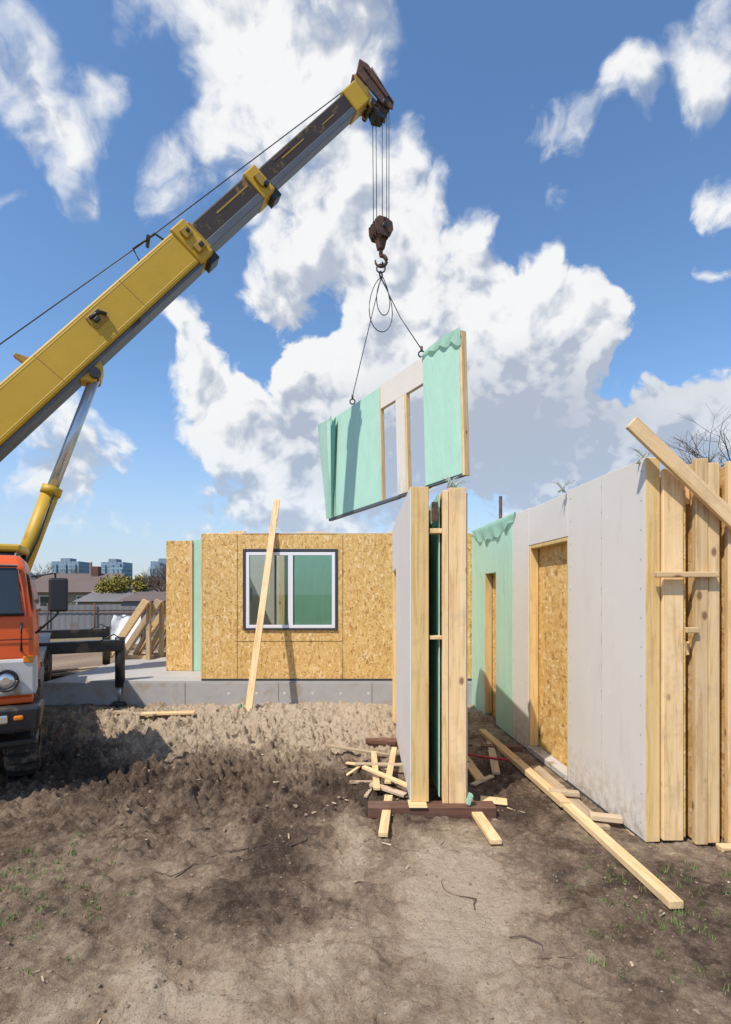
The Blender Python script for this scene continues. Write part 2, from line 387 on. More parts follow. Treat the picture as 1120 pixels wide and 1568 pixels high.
for x in (-2.07,-.37,.55):
    hb('board_seam',(x,-.004,zb+.01),(x+.006,.0,zt-.02),boomdark,0)
hb('board_seam_horizontal',(-2.06,-.004,1.03),(-.37,.0,1.035),boomdark,0)
hb('foundation',(-5.2,-.03,-.3),(1.9,4.6,zb-.03),concrete,.006)
hb('foundation_slab',(-4.5,-.01,zb-.028),(1.8,4.5,zb-.004),slab)
hb('sill_strip',(-2.64,-.012,zb-.002),(1.72,.05,zb+.03),darkframe)
for i in range(9):
    x=-2.2+i*.45
    tube('foundation_plug',[(x,-.034,.2),(x,-.029,.2)],.022,gyps,H,12)
for x in (-3.9,-2.9,-1.4,.1): hb('foundation_joint',(x,-.033,-.1),(x+.006,-.029,zb-.03),boomdark,0)
W=empty('window'); W.parent=H
fw=.05
def wb(n,x0,z0,x1,z1,y0,y1,mat): box(n,(x0,y0,z0),(x1,y1,z1),mat,W,.004)
e=.05
wb('tape_left',wx0-.0,wz0,wx0+e,wz1,-.012,.05,darkframe); wb('tape_right',wx1-e+.02,wz0,wx1+.01,wz1,-.012,.05,darkframe)
wb('tape_top',wx0+e,wz1-e,wx1-e+.02,wz1,-.011,.05,darkframe); 
a0,a1,c0,c1=wx0+e+.004,wx1-e+.015,wz0+.01,wz1-e-.004
wb('frame_left',a0,c0,a0+fw,c1,-.02,.06,white); wb('frame_right',a1-fw,c0,a1,c1,-.02,.06,white)
wb('frame_top',a0+fw,c1-fw,a1-fw,c1,-.019,.06,white); wb('frame_bottom',a0+fw,c0,a1-fw,c0+fw,-.019,.06,white)
mx=a0+(a1-a0)*.50
wb('mullion',mx-.04,c0+fw,mx+.04,c1-fw,-.018,.06,white)
wb('sash_bar',mx-.27,c0+fw,mx-.235,c1-fw,.03,.055,white)
box('sash_shadow_gap',(mx+.04,.005,c0+fw),(mx+.052,.05,c1-fw),darkframe,W,0)
box('glass_pane_left',(a0+fw,.02,c0+fw),(mx-.04,.024,c1-fw),glass,W,0)
box('glass_pane_right',(mx+.052,.02,c0+fw),(a1-fw,.024,c1-fw),glass,W,0)
wb('window_sill',wx0+.01,wz0-.02,wx1+.01,wz0+.006,-.03,.02,darkframe)
for x,l,h in ((-2.2,.25,.03),(-1.1,.5,.02),(.4,.3,.03),(1.3,.3,.04)):
    hb('top_offcut',(x,.03,zt+.015),(x+l,.12,zt+.015+h),wood)
beam('leaning_plank',(-1.69,7.50,-.02+gz(-1.69,7.5)),(-1.452,8.56,3.34),.10,.028,wood,side=(1,0,0))
cp=empty('green_cup',(-1.93,7.75,gz(-1.93,7.75)+.02)); tube('cup_body',[(0,0,0),(.09,0,.03)],[.035,.045],green_in,cp); tube('cup_rim',[(.09,0,.03),(.097,0,.032)],[.050,.050],green_in,cp)
# ------------------------------------------------------------------ standing wall row on the right
SW=empty('prefab_wall',(2.03,3.78,0),math.atan2(.0699,.9976))
def sb(n,lo,hi,mat,bev=.004): return box(n,lo,hi,mat,SW,bev)
th=.105
def seg(n,u0,u1,z0,z1,mat=gyps): return sb(n,(0,u0,z0),(th,u1,z1),mat,.004)
seg('panel_near',0.012,1.24,.0,2.79)
sb('panel_near_end_stud',(-.001,-.0,.0),(th+.0,.011,2.785),woodyel)
seg('panel_lintel',1.243,2.23,2.35,2.77)
seg('panel_middle',2.233,2.76,.0,2.78)
seg('panel_green_a',2.763,3.40,.0,2.785,mem)
seg('panel_green_lintel',3.403,3.937,2.09,2.78,mem)
seg('panel_green_b',3.94,4.63,.0,2.785,mem)
sb('door_jamb_far',(.004,2.19,.06),(th-.004,2.2315,2.348),woodyel)
sb('door_jamb_near',(.004,1.242,.06),(th-.004,1.27,2.348),woodyel)
sb('door_lintel_board',(.004,1.272,2.31),(th-.004,2.188,2.348),woodyel)
sb('door_sill',(-.02,1.25,.0),(th,2.22,.055),offwhite)
sb('far_jamb',(.004,3.90,.05),(th-.004,3.938,2.088),woodyel)
sb('far_jamb_near',(.004,3.405,.05),(th-.004,3.43,2.088),woodyel)
sb('bottom_rail',(-.012,.02,-.03),(th,4.6,-.002),darkframe)
sb('panel_joint',(-.002,.62,.02),(-.0005,.6225,2.76),offwhite,0)
for u in (.06,.62,1.18,2.28,2.70):
    for k in range(13):
        z=.12+k*.215; c_=Vector((-.0015,u+.004*math.sin(k*5),z)); tube('screw_head',[c_,c_-Vector((.002,0,0))],.006,slab,SW,6)
dv=[];df=[];n=26
for i in range(n+1):
    u=2.62+(4.6-2.62)*i/n; low=.24*math.sin(math.pi*min(1,i/n*1.0))**.5+.03*math.sin(i*1.7)
    for k in range(5):
        z=2.80-low*k/4; dv.append((-.012-.02*math.sin(i*1.1+k)*k/4-.01*k/4,u,z))
    dv.append((.06,u,2.81))
for i in range(n):
    for k in range(4): df.append((i*6+k,i*6+k+1,(i+1)*6+k+1,(i+1)*6+k))
    df.append((i*6,(i+1)*6,(i+1)*6+5,i*6+5))
obj('membrane_drape',dv,df,memt,SW,True)
sb('second_panel_osb',(th+.006,.08,.0),(th+.15,4.55,2.66),osb)
P=empty('stored_wall_panels',(0,0,0))
def pb(n,lo,hi,mat,bev=.006): return box(n,lo,hi,mat,P,bev)
pb('panel_end_a',(2.142,3.76,.02),(2.29,3.80,2.70),wood)
pb('panel_end_a_edge',(2.292,3.775,.04),(2.315,3.81,2.55),osb)
for i,(x0,x1,zt2) in enumerate(((2.365,2.54,2.77),(2.60,2.78,2.75),(2.85,3.02,2.74),(3.08,3.25,2.75))):
    xm=x0+(x1-x0)*(.45 if i%2 else .52)
    pb('panel_end_stud',(x0,3.74,.0),(xm-.002,3.79,zt2),wood); pb('panel_end_stud',(xm+.002,3.745,.01),(x1,3.79,zt2-.03),wood)
    pb('panel_core',(x0+.012,3.792,.01),(x1-.012,7.0,zt2-.02),osb)
pb('gap_block',(2.30,3.80,1.35),(2.36,3.9,1.45),wood)
pb('gap_block',(2.30,3.80,2.45),(2.36,3.9,2.60),wood)
pb('crosspiece',(2.06,3.69,1.915),(2.50,3.735,1.955),wood_x)
pb('crosspiece_upper',(2.28,3.705,1.52),(2.37,3.738,1.56),wood_x)
pb('floor_bearer',(2.0,3.9,-.06),(3.4,4.02,-.004),wood_x)
pb('floor_bearer',(2.5,3.66,-.04),(3.3,3.735,.02),wood_x)
beam('diagonal_brace',(1.86,3.66,3.0),(3.0,3.70,1.93),.10,.035,wood,P,side=(.68,0,.73))
tv=empty('membrane_scraps')
for (x,y,z) in ((1.88,5.0,2.79),(.72,4.35,2.70),(2.05,3.85,2.78),(.78,4.6,2.70)):
    for k in range(9):
        a_=random.uniform(-1.2,1.2); L=random.uniform(.06,.14)
        p=[(x+random.uniform(-.06,.06),y,z-.02),(x+L*.5*math.sin(a_),y+.02,z+L*.6),(x+L*1.3*math.sin(a_),y+.03,z+L*.8)]
        tube('membrane_shred',p,[.006,.005,.002],memt if k%2 else slab,tv,4)
# ------------------------------------------------------------------ central standing pair
C=empty('standing_wall_panels')
def cb(n,lo,hi,mat,bev=.004): return box(n,lo,hi,mat,C,bev)
z0c,z1c=.085,2.68
cb('panel_face_gypsum',(.366,4.306,z0c),(.380,6.25,z1c),gyps)
cb('panel_lintel_gypsum',(.366,6.252,2.1),(.380,7.1,z1c-.01),gyps)
cb('panel_far_stud',(.366,6.95,z0c),(.45,7.1,2.098),woodyel)
cb('panel_door_stud',(.368,6.252,z0c),(.50,6.30,2.098),woodyel)
cb('panel_core_insulation',(.382,4.34,z0c+.01),(.505,6.25,z1c-.02),woodyel)
cb('panel_end_stud_left',(.380,4.30,z0c),(.521,4.338,z1c),woodyel)
cb('panel_top_foam',(.384,4.34,z1c-.018),(.50,6.2,z1c+.005),gyps)
cb('panel_back_osb',(.508,4.345,z0c),(.522,6.9,z1c-.03),osb)
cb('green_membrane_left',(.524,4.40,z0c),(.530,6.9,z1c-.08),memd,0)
cb('green_membrane_right',(.612,4.36,z0c+.02),(.620,6.9,z1c-.04),mem,0)
cb('gap_shade_sheet',(.53,4.9,z0c),(.61,4.92,z1c-.1),boomdark,0)  # dark sheet stands in for the shade deep in the gap
cb('panel_end_stud_right',(.634,4.29,z0c-.01),(.682,4.335,z1c-.03),wood)
cb('panel_end_stud_right',(.686,4.288,z0c-.01),(.828,4.335,z1c-.01),wood)
cb('panel_core_right',(.638,4.337,z0c),(.822,6.9,z1c-.03),osb)
cb('gypsum_right_edge',(.829,4.31,z0c),(.842,6.9,z1c-.05),gyps)
cb('spacer_block',(.53,4.32,2.30),(.633,4.42,2.34),wood); cb('spacer_block',(.53,4.32,1.42),(.633,4.42,1.45),wood); cb('spacer_block',(.55,4.32,2.40),(.60,4.36,2.56),rust)
cb('rusty_bearer',(.02,4.22,-.02),(1.06,4.36,.074),wood_dark,.008)
cb('rusty_bearer_back',(.0,6.1,-.02),(1.1,6.24,.08),wood_dark)
cb('bearer_shim',(.35,4.2,.0745),(.50,4.35,.0845),wood_x)
beam('bearer_shim',(.83,4.25,.09),(.86,4.25,.17),.06,.03,memt,C)
fv=[];ff=[]
for i in range(5):
    for k in range(7):
        fv.append((.84+.03*i+.012*math.sin(k*1.3+i),4.55+.05*math.sin(k+i*1.2)+.1*i,2.70-.045*k-(.02*i)))
for i in range(4):
    for k in range(6): ff.append((i*7+k,i*7+k+1,(i+1)*7+k+1,(i+1)*7+k))
obj('membrane_flap',fv,ff,memt,C,True)
# ------------------------------------------------------------------ planks on the ground
def plank(a,b,w,h,mat=None,lift=0,name='wooden_plank'):
    mat=mat or wood
    za=gz(*a)+h/2+lift; zb_=gz(*b)+h/2+lift
    return beam(name,(*a,za),(*b,zb_),w,h,mat)
plank((1.775,2.98),(1.69,4.42),.085,.045,lift=.012); plank((1.67,4.36),(1.50,6.75),.09,.05,lift=.03); plank((1.83,4.0),(1.75,5.4),.10,.03,wood_g)
plank((.93,3.72),(.86,4.9),.085,.035,lift=.01); plank((.13,3.86),(.20,4.5),.07,.035,lift=.01)
plank((.05,4.75),(.35,4.55),.07,.025,wood_g,.03); plank((-.42,5.75),(.30,5.72),.05,.02,wood_g,lift=.04); plank((.10,4.6),(.09,5.7),.06,.025,lift=.05); plank((.20,4.7),(.32,5.8),.06,.025,lift=.08)
plank((-.02,4.95),(.38,4.62),.05,.025,lift=.09); plank((.0,6.1),(.35,6.1),.05,.04,wood_dark,.05); plank((-.1,5.3),(.4,5.15),.05,.02,wood_g,lift=.1)
plank((1.62,4.60),(1.86,4.55),.07,.04,wood_g,.05); plank((1.76,4.10),(1.98,4.03),.08,.04,wood_g,.05); plank((1.35,6.1),(1.8,6.0),.1,.06,wood_dark,0)
plank((-3.1,7.25),(-2.4,7.35),.12,.03,lift=.06); plank((-3.6,7.5),(-2.9,7.2),.1,.03,wood_g,lift=.08); plank((2.5,3.5),(3.4,3.3),.09,.04); plank((1.0,4.55),(1.22,4.50),.14,.012,lift=.01)
plank((1.3,5.2),(1.5,6.3),.08,.03,wood_g,lift=.01); plank((1.1,5.0),(1.05,6.5),.1,.03,lift=.01)
plank((-.15,4.9),(.30,4.85),.05,.02,wood_g,.02); plank((-.2,5.45),(.25,5.2),.04,.02,wood,.03); plank((.0,4.55),(.12,5.0),.035,.02,wood_g,.02); plank((1.0,4.9),(1.25,5.15),.05,.02,wood_g,.01); plank((-.25,5.05),(-.05,5.3),.03,.015,wood,.015)
tube('red_strap',[(.95,5.6,gz(.95,5.6)+.05),(1.1,5.7,gz(1.1,5.7)+.03),(1.3,5.65,gz(1.3,5.65)+.03),(1.5,5.5,.05)],.012,mat_simple('red_strap',(.5,.02,.04)),None,6)
tube('steel_post',[(2.43,9.4,-.2),(2.43,9.4,3.55)],.03,rust)
T=empty('timber_trusses',(0,0,0))
for i in range(4):
    y=11.2+i*.25; x=-4.95+i*.18; mt=(wood_x,wood_g)[i%2]
    beam('truss_rafter',(x-.55,y,.45),(x+.25,y,1.65),.10,.14,mt,T); beam('truss_post',(x+.25,y+.13,.35),(x+.25,y+.13,1.65),.08,.1,wood_g,T)
    beam('truss_tie',(x-.5,y+.26,.4),(x+.3,y+.26,.4),.08,.1,mt,T); beam('truss_strut',(x-.15,y+.35,.45),(x+.2,y+.35,1.1),.08,.08,wood_g,T)
# ------------------------------------------------------------------ suspended panel
L0=Vector((-.95,13.4,3.68)); ex=Vector((2.68,-4.3,.19)); LL=ex.length; ex.normalize()
en=Vector((-.849,-.529,0)); en=(en-ex*en.dot(ex)).normalized(); ez=en.cross(ex); ez=ez if ez.z>0 else -ez
SP=bpy.data.objects.new('suspended_wall_panel',None); link(SP)
M=Matrix((ex,-en,ez)).transposed().to_4x4(); M.translation=L0; SP.matrix_world=M
HH=2.56; TH=.09
def spb(n,t0,t1,z0,z1,mat,y0=0,y1=TH,bev=.004): return box(n,(t0*LL,y0,z0),(t1*LL,y1,z1),mat,SP,bev)
spb('green_face_left',.0,.484,.04,HH-.03,mem); spb('green_face_right',.785,.988,.04,HH+.03,mem,-.004)
spb('stud_left',.4845,.492,.04,HH-.02,wood,-.001); spb('lintel',.4925,.7845,HH-.52,HH,gyps); spb('post_between',.602,.660,.04,HH-.522,gyps); spb('post_edge',.6605,.676,.04,HH-.522,wood)
spb('end_stud',.9885,1.0,.0,HH+.01,wood,.0,.12); spb('bottom_rail',0,.602,-.02,.039,boomgrey,.005); spb('bottom_rail_right',.660,.988,.0,.039,boomgrey,.005)
spb('back_rail',.60,.80,-.01,.03,boomgrey,.01)
spb('back_face_left',.0,.484,.04,HH-.03,osb,TH+.002,TH+.014);spb('back_face_right',.785,.988,.04,HH-.03,osb,TH+.002,TH+.014)
mv=[];mf=[];nu,nz=16,22
for i in range(nu+1):
    for k in range(nz+1):
        u=i/nu; w=k/nz
        wid=.30*(w**1.3)+.02
        xx=.42-u*(.42+wid); yy=-.015-.05*math.sin(u*7+w*1.5)*(.3+w)-.03*u; zz=.03+w*(HH-.03)+.05*math.sin(u*5)*w+(.05*u*w)
        mv.append((xx,yy,zz))
for i in range(nu):
    for k in range(nz): a_=i*(nz+1)+k; mf.append((a_,a_+1,a_+nz+2,a_+nz+1))
obj('loose_membrane',mv,mf,memt,SP,True)
dk=mat_mem('membrane_shadow_green',(.05,.17,.13))  # membrane green darkened to imitate the shadow inside the fold
obj('membrane_fold_shadow',[(.30,-.075,.02),(.36,-.08,.05),(.62,-.07,HH-.08),(.36,-.08,HH-.25)],[(0,1,2,3)],dk,SP)
mv=[];mf=[]
for i in range(25):
    u=i/24
    for k in range(6): mv.append((LL*(.785+.215*u),-.014-.006*k*(1+math.sin(i*.9+k*.4)),HH+.05+.05*math.sin(u*3)-(.02+.09*u*(.8+.2*math.sin(i*.9)))*k/1.6))
for i in range(24):
    for k in range(5): a_=i*6+k; mf.append((a_,a_+1,a_+7,a_+6))
obj('membrane_top_fold',mv,mf,memt,SP,True)
# ------------------------------------------------------------------ mobile crane
TR=empty('mobile_crane',(-3.80,4.05,0),R(30))
def tb(n,lo,hi,mat,bev=.012): return box(n,lo,hi,mat,TR,bev)
def loft(name,profile,halfw,mat,bev=.04):
    n=len(profile); v=[]
    for s in (-1,1):
        for (y,z),hw in zip(profile,halfw): v.append((s*hw,y,z))
    f=[tuple(range(n)),tuple(range(2*n-1,n-1,-1))]+[(i,(i+1)%n,n+(i+1)%n,n+i) for i in range(n)]
    return obj(name,v,f,mat,TR,False,bev)
cabp=[(0.03,.88),(0.0,1.25),(0.02,1.60),(.17,2.06),(.30,2.15),(1.35,2.15),(1.40,1.6),(1.40,.88)]
loft('cab',cabp,[1.04,1.05,1.05,.97,.93,.93,1.05,1.05],orange,.05)
obj('windscreen',[(-.93,.004,1.63),(.95,.004,1.63),(.90,.145,2.03),(-.88,.145,2.03)],[(0,1,2,3)],darkglass,TR)
tube('windscreen_seal',[(-.95,.0,1.62),(.965,.0,1.62),(.91,.14,2.045),(-.90,.14,2.045),(-.95,.0,1.62)],.014,black,TR,6)
tube('windscreen_bar',[(0,.0,1.62),(0,.14,2.045)],.014,black,TR,6)
obj('side_window',[(1.057,.2,1.62),(1.057,1.1,1.62),(.99,1.1,2.0),(.99,.32,2.0)],[(0,1,2,3)],darkglass,TR)
tube('wiper',[(.3,-.02,1.6),(.55,.03,1.85)],.008,black,TR,6)
tb('front_seam',(-1.03,-.006,1.40),(1.03,.0,1.408),black,0); tb('front_seam_v',(.62,-.006,1.25),(.627,.0,1.58),black,0)
tube('grab_handle',[(.95,-.0,1.30),(.95,-.05,1.32),(.95,-.05,1.52),(.95,.0,1.54)],.010,black,TR,6)
loft('front_light_panel',[(-.02,.92),(-.02,1.24),(.3,1.24),(.3,.92)],[1.06,1.06,1.06,1.06],offwhite,.03)
tb('grille',(-.55,-.035,.98),(.55,-.018,1.2),black,.01)
for k in range(5): tb('grille_slat',(-.54,-.05,1.0+k*.042),(.54,-.036,1.012+k*.042),offwhite,.002)
for sx in (-1,1):
    tube('headlight',[(sx*.84,-.06,1.06),(sx*.84,-.045,1.06),(sx*.84,-.0,1.06)],[.03,.072,.095],lampm,TR,20)
    torus('headlight_rim',(sx*.84,-.05,1.06),.085,.012,black,TR,(1,0,0),(0,0,1))
    tb('indicator',(sx*1.0-.04,-.03,1.20),(sx*1.0+.04,.02,1.26),indm,.01)
loft('bumper',[(-.10,.62),(-.12,.84),(.25,.84),(.25,.66)],[1.08,1.1,1.12,1.1],black,.03)
tb('bumper_lamp',(.90,-.135,.73),(.97,-.11,.77),indm); tb('bumper_lamp',(.76,-.135,.71),(.86,-.11,.78),lampm)
tb('licence_plate',(-.25,-.135,.68),(.25,-.12,.78),offwhite,.004)
tb('lower_orange_skirt',(-1.03,.02,.845),(1.03,.2,.90),orange)
tube('mirror_arm',[(1.02,.05,1.95),(1.20,-.02,1.98),(1.22,-.03,1.62),(1.05,.05,1.45)],.010,black,TR,6)
box('mirror',(1.15,-.06,1.64),(1.30,-.02,1.94),black,TR,.02)
tube('door_handle',[(1.06,.9,1.45),(1.08,1.0,1.45)],.015,black,TR,6)
tb('cab_step',(.75,.15,.45),(1.06,.5,.50),black); tb('cab_step_hanger',(1.0,.2,.45),(1.03,.24,.85),black)
def wheel(x,y,r=.455,w=.27):
    prof=[(-w/2,.18),(-w/2,r*.62),(-w/2*1.05,r*.85),(-w/2*.8,r*.97),(0,r),(w/2*.8,r*.97),(w/2*1.05,r*.85),(w/2,r*.62),(w/2,.18)]
    seg=48;v=[];f=[]
    for k in range(seg):
        a=2*math.pi*k/seg; lug=.022 if k%2 else 0
        for (px,pr) in prof:
            rr=pr-(lug if pr>r*.9 else 0); v.append((x+px,y+rr*math.cos(a),r+rr*math.sin(a)-.02))
    n=len(prof)
    for k in range(seg):
        for j in range(n-1): f.append((k*n+j,k*n+j+1,((k+1)%seg)*n+j+1,((k+1)%seg)*n+j))
    obj('tyre',v,f,rubber,TR)
    tube('wheel_rim',[(x-w*.42,y,r-.02),(x+w*.30,y,r-.02)],[.26,.26],black,TR,24); tube('wheel_hub',[(x-w*.5,y,r-.02),(x+w*.48,y,r-.02)],[.09,.09],rust,TR,16)
for y in (.85,5.4,6.5):
    for sx in (-1,1): wheel(sx*.92,y)
    tube('axle',[(-.9,y,.43),(.9,y,.43)],.07,black,TR,10)
for sx in (-1,1):
    tb('chassis_rail',(sx*.42-.05,.2,.62),(sx*.42+.05,7.4,.86),black); tb('front_fender',(sx*.92-.18,.36,.92),(sx*.92+.16,1.38,1.0),black)
    torus('fender_arch',(sx*.92,.85,.44),.53,.03,black,TR,(0,1,0),(0,0,1),16,.2,2.9)
tb('deck',(-1.05,1.6,.95),(1.05,7.4,1.02),black); tb('fuel_tank',(.62,1.7,.55),(1.04,2.7,.92),black,.05); tb('toolbox',(-1.04,1.7,.55),(-.6,2.9,.92),rust,.03)
for y in (3.86,7.0):
    tb('outrigger_beam',(-2.05,y-.08,.88),(2.1,y+.08,1.06),black)
    for sx in (-1,1):
        xx=sx*2.05
        tube('outrigger_jack',[(xx,y,.30),(xx,y,1.10)],.075,black,TR,14); tube('outrigger_rod',[(xx,y,.06),(xx,y,.35)],.04,chrome,TR,12)
        tube('outrigger_foot',[(xx,y,.0),(xx,y,.07)],[.16,.10],black,TR,14)
        box('outrigger_pad',(xx-.22,y-.2,-.06),(xx+.22,y+.2,.0),wood_dark,TR)
        tube('hydraulic_hose',[(xx-.3*sx,y-.1,1.05),(xx-.1*sx,y-.14,1.16),(xx,y-.1,1.08)],.012,black,TR,6)
tube('turntable',[(0,4.2,1.02),(0,4.2,1.22)],[.62,.6],black,TR,28)
CR=bpy.data.objects.new('crane_upper',None); link(CR,TR)
Mw=Matrix.Translation((-3.80,4.05,0))@Matrix.Rotation(R(30),4,'Z')
CR.matrix_local=Mw.inverted()
A0=Vector((-5.88,8.4,4.57)); D=Vector((5.88,2.8,8.0))
def A(t): return A0+D*t
hd=Vector((5.88,2.8,0)).normalized(); sd=Vector((hd.y,-hd.x,0)); dn=D.normalized(); upn=sd.cross(dn); upn=upn if upn.z>0 else -upn
cen=Vector((-5.94,7.67,0))
def ob(name,c,l,w,z0,z1,mat,bev=.03):
    c=Vector((c[0],c[1],0)); v=[]
    for z in (z0,z1):
        for a_,b__ in ((-1,-1),(1,-1),(1,1),(-1,1)): p=c+hd*a_*l/2+sd*b__*w/2; v.append((p.x,p.y,z))
    return obj(name,v,BF,mat,CR,False,bev)
ob('slew_frame',cen-hd*.6,3.0,1.0,1.22,1.5,yellow); ob('counterweight',cen-hd*2.2,.7,1.9,1.3,2.2,yellow)
for s_ in (-1,1):
    prism('boom_pedestal',[(-2.3,1.45),(-1.2,1.45),(.6,1.45),(.2,1.7),(-1.4,2.2),(-1.9,2.4),(-2.2,2.3)],cen+sd*.38*s_,hd,Vector((0,0,1)),sd,.05,yellow,CR)
oc=cen+sd*.95+hd*.25
ob('operator_cab_lower',oc,1.3,.72,1.3,1.75,yellow); ob('operator_cab_glass',oc,1.22,.66,1.75,2.35,darkglass); ob('operator_cab_roof',oc,1.36,.76,2.35,2.45,yellow)
for a_ in (-1,1):
    for b__ in (-1,1):
        p=oc+hd*a_*.62+sd*b__*.34; tube('operator_cab_post',[(p.x,p.y,1.7),(p.x,p.y,2.4)],.03,black,CR,6)
ob('engine_hood',cen-hd*1.0-sd*.7,1.6,.6,1.3,1.95,yellow)
def bsec(name,t0,t1,w,h,mat,off=0,bev=.03): return beam(name,A(t0)+upn*off,A(t1)+upn*off,w,h,mat,CR,side=sd,bev=bev)
bsec('boom_base',-.31,.462,.50,.62,yellow)
bsec('boom_base_underplate',-.2,.44,.40,.06,boomgrey,-.34,.01)
bsec('boom_second',.46,.652,.42,.46,boomdark); bsec('boom_second_underplate',.47,.64,.43,.13,boomgrey,-.19,.01)
bsec('boom_third',.65,.965,.33,.38,boomdark); bsec('boom_third_underplate',.66,.96,.338,.11,boomgrey,-.15,.01)
bsec('collar_base',.432,.466,.57,.70,yellow,.0); bsec('collar_base_lip',.464,.472,.50,.56,yellow_d,.0); bsec('collar_second',.622,.655,.48,.54,yellow,.0)
bsec('stripe_base_low',-.3,.43,.505,.03,yellow,-.25,.01); bsec('stripe_base_high',-.3,.43,.505,.03,yellow,.24,.01)
def patch(name,t,u,l,h,mat,pr=.03,w=.5):
    p=A(t)+sd*(w/2+pr/2)+upn*u
    return beam(name,p-dn*l/2,p+dn*l/2,pr,h,mat,CR,side=sd,bev=.008)
patch('boom_bracket_plate',.225,.08,.30,.22,yellow_d,.025)
tube('boom_bracket_arm',[A(.215)+sd*.29+upn*.14,A(.235)+sd*.30+upn*.12,A(.24)+sd*.30+upn*.02],.03,black,CR,8); patch('boom_bracket_bolt',.222,.06,.10,.06,black,.08)
patch('boom_bracket_bolt',.232,.13,.06,.06,black,.09)
patch('collar_pad',.45,.14,.18,.16,yellow_d,.05,.57); patch('collar_pad',.45,-.16,.22,.14,yellow_d,.06,.57); patch('collar_pad_bolt',.453,-.16,.08,.07,black,.09,.57); patch('collar_pad_bolt',.453,.14,.06,.06,black,.08,.57)
patch('collar_pad_second',.64,.0,.16,.22,yellow_d,.05,.48); patch('collar_pad_bolt',.643,-.12,.09,.08,black,.08,.48)
for t in (.11,.30): patch('boom_stiffener',t,0,.012,.58,yellow_d,.003)
patch('boom_wear_stripe',.60-.03,.08,.9,.03,yellow_d,.004,.42); patch('boom_wear_stripe',.75,.05,.7,.025,yellow_d,.004,.33); patch('boom_wear_stripe',.86,.02,.4,.02,yellow_d,.004,.33); patch('boom_wear_stripe',.72,.12,.5,.03,rust,.006,.33)
for t,o_,w,sz in ((.462,-.37,.3,.12),(.655,-.30,.25,.11)):
    p=A(t)+upn*o_; beam('boom_lug',p-dn*sz,p+dn*sz,w,.16,black,CR,side=sd)
prism('boom_fin',[(-.06,0),(.10,0),(-.02,.24),(-.08,.24)],A(.10)+upn*.30,dn,upn,sd,.12,yellow_d,CR)
ct=A(.155)-upn*.46; cbm=Vector((-5.75,8.46,1.75)); cd=(ct-cbm)
tube('lift_cylinder_barrel',[cbm,cbm+cd*.46],.135,yellow,CR,20); tube('lift_cylinder_gland',[cbm+cd*.45,cbm+cd*.485],.155,yellow,CR,20)
tube('lift_cylinder_rod',[cbm+cd*.48,ct],.085,chrome,CR,18); tube('lift_cylinder_hose',[cbm+Vector((.16,-.1,.2)),cbm+cd*.25+Vector((.15,-.1,0)),cbm+cd*.45+Vector((.12,-.1,0))],.02,black,CR,8)
prism('cylinder_boom_lug',[(-.35,.1),(.30,.1),(.18,-.16),(.02,-.24),(-.14,-.18)],ct+upn*.14,dn,upn,sd,.34,yellow,CR); tube('cylinder_pin',[ct-sd*.24,ct+sd*.24],.09,black,CR,14)
tip=Vector((.0,11.2,12.57))
hs=tip+hd*-.05+Vector((0,0,.30))
rp=A(.40)+upn*.55
tube('hoist_cable',[A(-.2)+upn*1.0,rp,hs],.010,wire,CR,6)
tube('roller_frame',[A(.36)+upn*.32,A(.37)+upn*.58,A(.42)+upn*.54,A(.425)+upn*.34],.022,black,CR,8)
tube('roller',[rp-upn*.03-sd*.15,rp-upn*.03+sd*.15],.035,black,CR,10)
for s_ in (-1,1): prism('head_plate',[(-.23,.42),(-.03,.39),(.59,-.15),(.56,-.33),(.30,-.30),(.02,-.12),(-.30,.10)],tip+sd*.18*s_,hd,Vector((0,0,1)),sd,.035,rust,CR)
for s_ in (-1,1): prism('head_cheek',[(-.34,.08),(.0,-.12),(.16,-.36),(.05,-.46),(-.30,-.16)],tip+sd*.16*s_,hd,Vector((0,0,1)),sd,.04,yellow_d,CR)
bsec('head_collar',.93,.975,.38,.46,yellow); bsec('head_block',.965,.99,.30,.36,rust)
prism('head_brace_plate',[(-.16,.28),(.02,.27),(.45,-.10),(.40,-.15)],tip+sd*.21,hd,Vector((0,0,1)),sd,.02,rust,CR,.004)
def sheave(c,r,w,mat): tube('sheave',[c-sd*w/2,c-sd*w*.2,c+sd*w*.2,c+sd*w/2],[r,r*.86,r*.86,r],mat,CR,28)
for o_ in (-.10,0,.10):
    sheave(tip+hd*.36+Vector((0,0,-.26))+sd*o_,.16,.07,rust)
sheave(tip+hd*-.08+Vector((0,0,.25)),.15,.07,rust); tube('head_pin',[tip+hd*.36+Vector((0,0,-.26))-sd*.26,tip+hd*.36+Vector((0,0,-.26))+sd*.26],.045,black,CR,12)
tube('head_pin',[tip+hd*.08+Vector((0,0,-.38))-sd*.24,tip+hd*.08+Vector((0,0,-.38))+sd*.24],.06,black,CR,12); prism('head_lower_guard',[(.10,-.36),(.5,-.34),(.42,-.52),(.2,-.56)],tip,hd,Vector((0,0,1)),sd,.26,black,CR)
tube('head_stay',[tip+hd*.55+sd*.2+Vector((0,0,-.2)),tip+hd*.05+sd*.2+Vector((0,0,.35))],.018,black,CR,6)
hk=Vector((.33,11.22,9.60))
for o_,dx in ((-.12,-.13),(-.04,-.09),(.04,.02),(.10,.10),(.13,.14)):
    a_=tip+hd*(.36+dx)+Vector((0,0,-.28)); tube('hoist_rope',[a_+sd*o_,hk+hd*dx*.9+sd*o_+Vector((0,0,.12))],.008,wire,CR,6)
for s_ in (-.15,-.05,.05,.15): prism('hook_block_plate',[(-.15,-.20),(.13,-.20),(.22,-.02),(.20,.14),(.06,.20),(-.12,.19),(-.22,.08),(-.21,-.08)],hk+sd*s_,hd,Vector((0,0,1)),sd,.025,rust,CR,.006)
